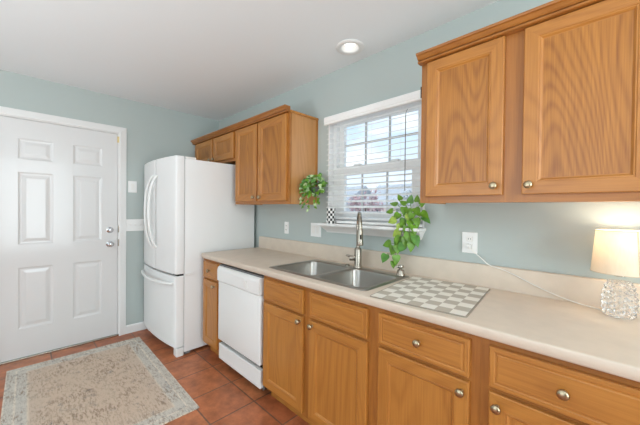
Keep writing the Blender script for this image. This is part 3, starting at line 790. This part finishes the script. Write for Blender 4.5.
sd = thing('soap_dispenser', 'short nickel soap pump at the sink corner below the trailing plant', 'soap dispenser', (2.668, -.120, .9187))
b = lathe(B(), [(.027, .9188), (.027, .925), (.0235, .930), (.023, .948), (.017, .955), (.009, .956), (.009, .964)], (2.668, -.120, 0), 'z', 18)
obj('collar', b, 'nickel', sd, smooth=True)
b = lathe(B(), [(.009, .962), (.018, .964), (.020, .972), (.017, .982), (.001, .984)], (2.668, -.120, 0), 'z', 18)
tube(b, [(2.668, -.120, .974), (2.652, -.142, .974), (2.648, -.148, .968)], [.006, .0055, .005], 8)
obj('pump_head', b, 'nickel', sd, smooth=True)

# ------------------------------------------------------------------ checkered drying mat
ang = math.radians(5.6); mc = Vector((2.968, -.337, .9142))
def mp2(u, v, z): return (mc.x + u * math.cos(ang) - v * math.sin(ang), mc.y + u * math.sin(ang) + v * math.cos(ang), z)
NX, NY, Q = 7, 9, .0588
b = B()
for i in range(NX):
    for j in range(NY):
        u0, v0 = (i - NX / 2) * Q, (j - NY / 2) * Q
        f = b.faces.new([b.verts.new(mp2(u, v, .9192)) for u, v in rect(u0, u0 + Q, v0, v0 + Q)]); f.material_index = (i + j) % 2
bmesh.ops.remove_doubles(b, verts=b.verts, dist=1e-5)
o_ = obj('drying_mat', b, ['mat_light', 'mat_grey'], None, mc)
tag(o_, 'beige and white checkered drying mat lying beside the sink', 'mat')
hu, hv = NX * Q / 2, NY * Q / 2
b = B()
A = [b.verts.new(mp2(u, v, .9190)) for u, v in rrect(-hu - .004, hu + .004, -hv - .004, hv + .004, .012)]
A2 = [b.verts.new(mp2(u, v, .9145)) for u, v in rrect(-hu - .006, hu + .006, -hv - .006, hv + .006, .014)]
ring_faces(b, A, A2); b.faces.new(A); b.faces.new(A2)
obj('mat_edge', b, mat('taupe_mat_edge', srgb(150, 140, 126), .8), o_)

# ------------------------------------------------------------------ table lamp
lx, ly = 3.622, -.115
la = thing('table_lamp', 'small lit table lamp with white linen shade and cut glass base', 'lamp', (lx, ly, .914))
prof = [(.042, .9145), (.049, .920), (.053, .942), (.055, .965), (.054, .988), (.051, 1.010), (.046, 1.032), (.037, 1.053), (.025, 1.072)]
prof = [(prof[int(t)][0] * (1 - t % 1) + prof[min(int(t) + 1, 7)][0] * (t % 1), prof[int(t)][1] * (1 - t % 1) + prof[min(int(t) + 1, 7)][1] * (t % 1)) for t in [k * .5 for k in range(15)]]
b = B(); seg = 20; rings = []
for k, (r, z) in enumerate(prof):
    rings.append([b.verts.new((lx + r * (1 if j % 2 == k % 2 else .9) * math.cos(2 * math.pi * j / seg), ly + r * (1 if j % 2 == k % 2 else .9) * math.sin(2 * math.pi * j / seg), z)) for j in range(seg)])
for k, (a, c) in enumerate(zip(rings, rings[1:])):
    for j in range(seg):
        q = (a[j], a[(j + 1) % seg], c[(j + 1) % seg], c[j])
        tri = ((0, 1, 2), (0, 2, 3)) if (j + k) % 2 else ((0, 1, 3), (1, 2, 3))
        for t3 in tri: b.faces.new([q[i] for i in t3])
b.faces.new(rings[0]); b.faces.new(rings[-1])
obj('glass_base', b, 'crystal', la)
b = lathe(B(), [(.018, 1.0722), (.018, 1.080), (.010, 1.084), (.010, 1.112), (.014, 1.114), (.014, 1.132)], (lx, ly, 0), 'z', 16)
obj('socket', b, 'nickel', la, smooth=True)
bu = obj('light_bulb', lathe(B(), [(.010, 1.1325), (.014, 1.142), (.024, 1.160), (.027, 1.174), (.023, 1.190), (.012, 1.199), (.001, 1.201)], (lx, ly, 0), 'z', 16), 'bulb_warm', la, smooth=True, angle=80)
b = B(); seg = 40
rO = [(.0870, 1.086), (.0730, 1.254)]; rI = [(.0860, 1.086), (.0720, 1.254)]
lathe(b, rO + rI[::-1], (lx, ly, 0), 'z', seg, cap=False)
bmesh.ops.remove_doubles(b, verts=b.verts, dist=1e-6)
sh = obj('lamp_shade', b, 'shade', la, smooth=True, angle=60)
b = B()
for r, z in ((.0870, 1.0865), (.0730, 1.2535)):
    tube(b, [(lx + r * math.cos(2 * math.pi * k / 40), ly + r * math.sin(2 * math.pi * k / 40), z) for k in range(41)], .0013, 5)
sa = math.radians(-56)
b2 = [(lx + r * math.cos(sa), ly + r * math.sin(sa), z) for r, z in ((.0874, 1.087), (.0734, 1.253))]
b3 = [(lx + r * math.cos(sa + .06), ly + r * math.sin(sa + .06), z) for r, z in ((.0874, 1.087), (.0734, 1.253))]
q = [b.verts.new(v) for v in (b2[0], b3[0], b3[1], b2[1])]; b.faces.new(q)
q2 = [b.verts.new(Vector(v) + Vector((math.cos(sa), math.sin(sa), 0)) * .0012) for v in (b2[0], b3[0], b3[1], b2[1])]; b.faces.new(q2); ring_faces(b, q, q2)
obj('shade_trim', b, mat('shade_trim_tape', srgb(206, 190, 164), .8), sh)
b = B()
for k in range(3):
    a = k * 2.094; tube(b, [(lx + .006 * math.cos(a), ly + .006 * math.sin(a), 1.208), (lx + 0.0722 * math.cos(a), ly + .0722 * math.sin(a), 1.24)], .0014, 5)
lathe(b, [(.003, 1.199), (.008, 1.203), (.008, 1.212), (.003, 1.214)], (lx, ly, 0), 'z', 10)
obj('shade_spider', b, 'nickel', la)
pl = bpy.data.lights.new('table_lamp_bulb', 'POINT'); pl.energy = 1.3; pl.color = (1, .88, .70); pl.shadow_soft_size = .03
po = bpy.data.objects.new('table_lamp_bulb', pl); COL.objects.link(po); po.location = (0, 0, 1.225 - .914); po.parent = la
pts = spline([(3.030, -.034, 1.128), (3.055, -.040, 1.108), (3.105, -.033, 1.065), (3.135, -.026, 1.038), (3.20, -.027, 1.022), (3.26, -.028, 1.000), (3.34, -.028, .965), (3.42, -.030, .936), (3.50, -.040, .9185), (3.55, -.065, .9175), (lx - .046, ly + .02, .9180)], 6)
obj('power_cord', tube(B(), pts, .0025, 6), 'cord', la, smooth=True, angle=80)
b = B(); box(b, 3.019, 3.041, -.032, -.0095, 1.117, 1.139, .004); obj('plug', b, 'plastic', la)

# ------------------------------------------------------------------ outlets and switches
def plate(name, label, cat, c, w, h, axis, kind, group=None):
    """axis '-y' (on the back wall) or 'x' (on the door wall)"""
    t = thing(name, label, cat, c)
    def bb(u0, u1, v0, v1, d0, d1, bev=.001):
        if axis == '-y': return bx(c[0] + u0, c[0] + u1, c[1] - d1, c[1] - d0, c[2] + v0, c[2] + v1, bev)
        return bx(c[0] + d0, c[0] + d1, c[1] + u0, c[1] + u1, c[2] + v0, c[2] + v1, bev)
    obj('cover_plate', bb(-w / 2, w / 2, -h / 2, h / 2, .0005, .0065, .0025), 'plate', t)
    if kind == 'outlet':
        for v in (-.020, .020):
            r = obj('receptacle', bb(-.017, .017, v - .014, v + .014, .0066, .0085, .003), 'ceramic', t)
            for u in (-.006, .006): obj('slot', bb(u - .0012, u + .0012, v - .003, v + .006, .0086, .0090, 0), 'dark', r)
    if kind == 'decora':
        r = obj('receptacle', bb(-.0165, .0165, -.033, .033, .0066, .0085, .002), 'ceramic', t)
        for v in (-.018, .018):
            for u in (-.006, .006): obj('slot', bb(u - .0014, u + .0014, v - .004, v + .005, .0086, .0090, 0), 'dark', r)
    if kind.startswith('toggle'):
        n = int(kind[-1])
        for k in range(n):
            u = (k - (n - 1) / 2) * .046
            obj('toggle', bb(u - .005, u + .005, -.004, .014, .0066, .017, .002), 'ceramic', t)
    if kind.startswith('rocker'):
        n = int(kind[-1])
        for k in range(n):
            u = (k - (n - 1) / 2) * .046
            obj('rocker', bb(u - .0165, u + .0165, -.033, .033, .0066, .0095, .002), 'ceramic', t)
    return t
plate('wall_outlet', 'white wall outlet with a lamp cord plugged in above the backsplash', 'outlet', (3.030, 0, 1.146), .082, .118, '-y', 'outlet')
plate('wall_outlet', 'small white wall outlet below the tall oak wall cabinet', 'outlet', (1.398, 0, 1.146), .062, .114, '-y', 'decora')
plate('light_switch', 'white double switch plate beside the window sill under the hanging ivy', 'switch', (1.795, 0, 1.148), .125, .118, '-y', 'rocker2')
plate('light_switch', 'upper white plate between the entry door and refrigerator', 'switch', (0, -.957, 1.540), .080, .122, 'x', 'rocker1')
plate('light_switch', 'wide triple switch plate beside the refrigerator handle', 'switch', (0, -.930, 1.136), .165, .125, 'x', 'toggle3')

# ------------------------------------------------------------------ recessed ceiling light
cl_ = thing('ceiling_light', 'round white recessed ceiling light above the sink', 'ceiling light', (LX, LY, H))
obj('trim_ring', lathe(B(), [(.061, -.0005), (.097, -.0005), (.097, -.003), (.091, -.008), (.072, -.009), (.060, -.005), (.056, .004), (.054, .05)], (LX, LY, H), 'z', 40, cap=False), 'white', cl_, smooth=True)
obj('housing', lathe(B(), [(.0565, .006), (.059, .05), (.059, .11), (.001, .11)], (LX, LY, H), 'z', 32, cap=False), 'white', cl_, smooth=True)
obj('lamp_bulb', lathe(B(), [(.001, .010), (.025, .011), (.036, .017), (.040, .027), (.036, .06), (.02, .095)], (LX, LY, H), 'z', 28), 'bulb', cl_, smooth=True)
sl = bpy.data.lights.new('ceiling_light_lamp', 'SPOT'); sl.energy = 7; sl.spot_size = math.radians(84); sl.spot_blend = 1; sl.shadow_soft_size = .05; sl.color = (1, .95, .88)
so = bpy.data.objects.new('ceiling_light_lamp', sl); COL.objects.link(so); so.parent = cl_; so.location = (0, 0, -.012); so.rotation_euler = (math.radians(-20), 0, 0)

# ------------------------------------------------------------------ rug
RC = Vector((.932, -1.406, 0.0005)); ra = math.radians(-.6)
b = bx(-RUG_L / 2, RUG_L / 2, -RUG_W / 2, RUG_W / 2, 0, .008, .003)
ru = obj('area_rug', b, 'rug', None, (0, 0, 0)); ru.location = RC; ru.rotation_euler = (0, 0, ra)
tag(ru, 'faded beige and grey patterned rug in front of the entry door', 'rug')

# ------------------------------------------------------------------ plants
def leaf(b, p, d, up, L, Wd, mi, fold=.25, droop=.25):
    d = Vector(d).normalized(); up = Vector(up); s = d.cross(up).normalized(); n = s.cross(d).normalized(); p = Vector(p)
    prof = [(0, .0), (-.06, .30), (.06, .46), (.25, .50), (.45, .42), (.65, .29), (.85, .12), (1, 0)]
    mid, le, ri = [], [], []
    for t, w in prof:
        c = p + d * (max(t, 0) * L) - n * droop * L * max(t, 0) ** 2
        mid.append(b.verts.new(c))
        if w > 0:
            e = p + d * (t * L) - n * droop * L * max(t, 0) ** 2 + n * fold * w * Wd
            le.append(b.verts.new(e + s * w * Wd)); ri.append(b.verts.new(e - s * w * Wd))
    for sd in (le, ri):
        b.faces.new((mid[0], sd[0], sd[1])).material_index = mi
        b.faces.new((mid[0], mid[2], sd[1])).material_index = mi
        for k in range(1, len(sd) - 1):
            b.faces.new((mid[k + 1], sd[k], sd[k + 1], mid[k + 2])).material_index = mi
        b.faces.new((mid[-2], sd[-1], mid[-1])).material_index = mi
# trailing pothos at the sill's end
px, py, pz = 2.700, -.085, WZ0 + .0205
pp = thing('trailing_plant', 'bright green trailing plant on the window sill hanging towards the soap pump', 'plant', (px, py, pz))
b = lathe(B(), [(.017, 0), (.021, .004), (.024, .036), (.025, .042), (.023, .042), (.022, .036), (.001, .036)], (px, py, pz), 'z', 20)
obj('pot', b, 'ceramic', pp, smooth=True)
VIEW = Vector((.62, -.78, .05))
LV = [(2.603, -0.130, 1.115, 0.068, (-0.95, -0.3), 0), (2.567, -0.130, 1.041, 0.068, (-0.3, -0.95), 0), (2.627, -0.135, 1.099, 0.066, (-0.2, -0.95), 0), (2.639, -0.130, 1.043, 0.068, (0.15, -1), 0), (2.616, -0.125, 1.002, 0.050, (0.2, -1), 0), (2.667, -0.120, 1.164, 0.085, (-0.2, -0.95), 0), (2.717, -0.115, 1.192, 0.090, (0.3, -0.95), 0), (2.748, -0.110, 1.169, 0.075, (0.5, -0.85), 0), (2.690, -0.125, 1.117, 0.070, (-0.5, -0.8), 0), (2.734, -0.120, 1.132, 0.065, (0.1, -1), 0), (2.652, -0.120, 1.194, 0.060, (-0.6, -0.6), 1), (2.624, -0.110, 1.269, 0.066, (-0.85, -0.4), 1), (2.660, -0.110, 1.238, 0.070, (-0.2, -1), 1), (2.599, -0.105, 1.319, 0.055, (-0.9, -0.1), 0), (2.624, -0.100, 1.358, 0.055, (-0.6, 0.2), 0), (2.673, -0.100, 1.345, 0.060, (0.1, -0.9), 0), (2.713, -0.100, 1.370, 0.055, (0.2, 0.7), 0), (2.744, -0.095, 1.339, 0.062, (0.5, -0.7), 0), (2.774, -0.090, 1.358, 0.060, (0.6, 0.5), 0), (2.780, -0.090, 1.315, 0.066, (0.8, -0.5), 0), (2.794, -0.090, 1.285, 0.062, (0.8, -0.5), 0), (2.754, -0.100, 1.278, 0.062, (0.3, -0.95), 0), (2.708, -0.100, 1.302, 0.060, (0, -1), 1), (2.677, -0.105, 1.276, 0.062, (-0.1, -1), 0), (2.738, -0.105, 1.235, 0.066, (0.4, -0.9), 0), (2.701, -0.110, 1.228, 0.060, (-0.2, -1), 0), (2.642, -0.105, 1.307, 0.060, (-0.5, -0.8), 0), (2.754, -0.090, 1.376, 0.045, (0.1, 0.9), 0), (2.652, -0.100, 1.389, 0.045, (-0.4, 0.8), 0), (2.701, -0.100, 1.333, 0.055, (0.4, -0.7), 0), (2.685, -.112, 1.262, .062, (-.3, -.9), 0), (2.715, -.110, 1.262, .058, (.4, -.9), 0), (2.655, -.124, 1.155, .065, (-.4, -.9), 0), (2.70, -.122, 1.160, .07, (.1, -1), 0), (2.640, -.13, 1.105, .06, (.3, -.9), 0), (2.73, -.10, 1.31, .055, (-.2, -.9), 0), (2.685, -.098, 1.36, .05, (-.6, .4), 0)]
bs, bl_ = B(), B(); root = Vector((px, py, pz + .05)); rnd = random.Random(3)
for (x, y, z, L, (dx, dz), mi) in LV:
    p = Vector((x, y, z)); d = Vector((dx, -.12, dz))
    side_ = VIEW + Vector((rnd.uniform(-.3, .3), rnd.uniform(-.1, .2), rnd.uniform(.1, .6)))
    leaf(bl_, p, d, side_, L * .98, L * .80, mi if rnd.random() < .75 or mi else 2, .14, .16)
for chain in ([(2.70, -.085, 1.250), (2.70, -.10, 1.29), (2.69, -.115, 1.24), (2.67, -.122, 1.18), (2.64, -.128, 1.12), (2.605, -.130, 1.115)],
              [(2.67, -.122, 1.18), (2.655, -.130, 1.11), (2.625, -.128, 1.05), (2.575, -.130, 1.045)], [(2.655, -.130, 1.11), (2.635, -.13, 1.05), (2.617, -.125, 1.005)],
              [(2.70, -.085, 1.250), (2.71, -.10, 1.28), (2.72, -.118, 1.21), (2.735, -.118, 1.14)],
              [(2.70, -.085, 1.250), (2.66, -.085, 1.32), (2.60, -.103, 1.322)], [(2.70, -.085, 1.250), (2.69, -.08, 1.33), (2.654, -.098, 1.389)], [(2.66, -.085, 1.33), (2.626, -.099, 1.358)],
              [(2.70, -.085, 1.250), (2.715, -.085, 1.32), (2.714, -.098, 1.368)], [(2.70, -.085, 1.250), (2.74, -.092, 1.31), (2.774, -.09, 1.358)], [(2.70, -.085, 1.250), (2.75, -.085, 1.30), (2.792, -.09, 1.286)],
              [(2.70, -.085, 1.250), (2.66, -.09, 1.29), (2.626, -.11, 1.270)]):
    tube(bs, spline(chain, 5), .0022, 5)
obj('stems', bs, 'stem', pp); obj('leaves', bl_, ['leaf', 'leaf_pale', 'leaf_dark'], pp, smooth=True, angle=60)

# hanging ivy beside the tall wall cabinet
ix, iy, iz = 1.880, -.095, 1.44
iv = thing('hanging_ivy', 'bushy variegated ivy in a small wall planter between the oak cabinet and window', 'plant', (ix, iy, iz))
b = lathe(B(), [(.020, 0), (.034, .006), (.046, .05), (.047, .06), (.043, .06), (.040, .048), (.001, .046)], (ix, iy, iz), 'z', 20)
obj('planter', b, mat('dark_grey_planter', srgb(84, 84, 84), .5), iv, smooth=True)
obj('wall_bracket', bx(ix - .012, ix + .012, -.030, -.0005, iz + .02, iz + .045, .002), 'nickel', iv)
bl_, bs = B(), B(); rnd = random.Random(11)
for k in range(190):
    a = rnd.uniform(0, 2 * math.pi); e = rnd.uniform(-.9, 1.25); rad = rnd.uniform(.4, 1) ** .6
    p = Vector((ix + .015 + .075 * rad * math.cos(a) * math.cos(e), iy - .035 + .115 * rad * math.sin(a) * math.cos(e), iz + .085 + .095 * rad * math.sin(e)))
    p.z -= max(0, -p.y - .12) * .35
    p.y = min(p.y, -.03 if p.x < 1.9 else -.075); p.x = max(p.x, 1.832)
    d = Vector((.35 * math.cos(a) + .15, math.sin(a) - .15, rnd.uniform(-.9, .35)))
    if p.x < 1.86: d.x = abs(d.x)
    leaf(bl_, p, d, Vector((.5, -.6, .6)) + Vector((rnd.uniform(-.35, .35), rnd.uniform(-.35, .35), rnd.uniform(-.35, .35))), rnd.uniform(.026, .045), rnd.uniform(.020, .034), rnd.choice((0, 0, 1, 1, 2, 2)), .15, .3)
for k, (dx, dyy, ln) in enumerate(((-.030, -.100, .100), (-.005, -.075, .125), (.03, -.04, .10), (-.030, -.125, .070), (.05, -.02, .06))):
    ch = spline([(ix, iy, iz + .05), (ix + dx * .6, iy + dyy * .7, iz + .055), (ix + dx, iy + dyy, iz - ln * .4), (ix + dx * 1.1, iy + dyy, iz - ln)], 5); tube(bs, ch, .0014, 5)
    for q in ch[4::2]:
        leaf(bl_, q, (rnd.uniform(-1, 1), -.3, rnd.uniform(-1, -.3)), (.4, -.8, .5), rnd.uniform(.026, .036), rnd.uniform(.02, .028), rnd.choice((0, 1, 2)), .15, .3)
obj('trailing_stems', bs, 'stem', iv); obj('leaves', bl_, ['leaf_dark', 'leaf_cream', 'leaf'], iv, smooth=True, angle=60)

# checkered pot on the sill
qx, qy, qz = 2.030, -.070, WZ0 + .0205
prof = [(.031 + .004 * k / 6, .118 * k / 6) for k in range(7)]
b = B(); seg = 12; rings = [[b.verts.new((qx + r * math.cos(2 * math.pi * j / seg), qy + r * math.sin(2 * math.pi * j / seg), qz + z)) for j in range(seg)] for r, z in prof]
for k, (a, c) in enumerate(zip(rings, rings[1:])):
    for j in range(seg): b.faces.new((a[j], a[(j + 1) % seg], c[(j + 1) % seg], c[j])).material_index = (j + k) % 2
inner = [[b.verts.new((qx + r * math.cos(2 * math.pi * j / seg), qy + r * math.sin(2 * math.pi * j / seg), qz + z)) for j in range(seg)] for r, z in ((.031, .118), (.028, .012))]
ring_faces(b, rings[-1], inner[0]); ring_faces(b, inner[0], inner[1]); b.faces.new(inner[1]); b.faces.new(rings[0])
o_ = obj('checkered_cup', b, ['ceramic', 'black'], None, (qx, qy, qz))
tag(o_, 'black and white checkered cup standing on the window sill', 'cup')
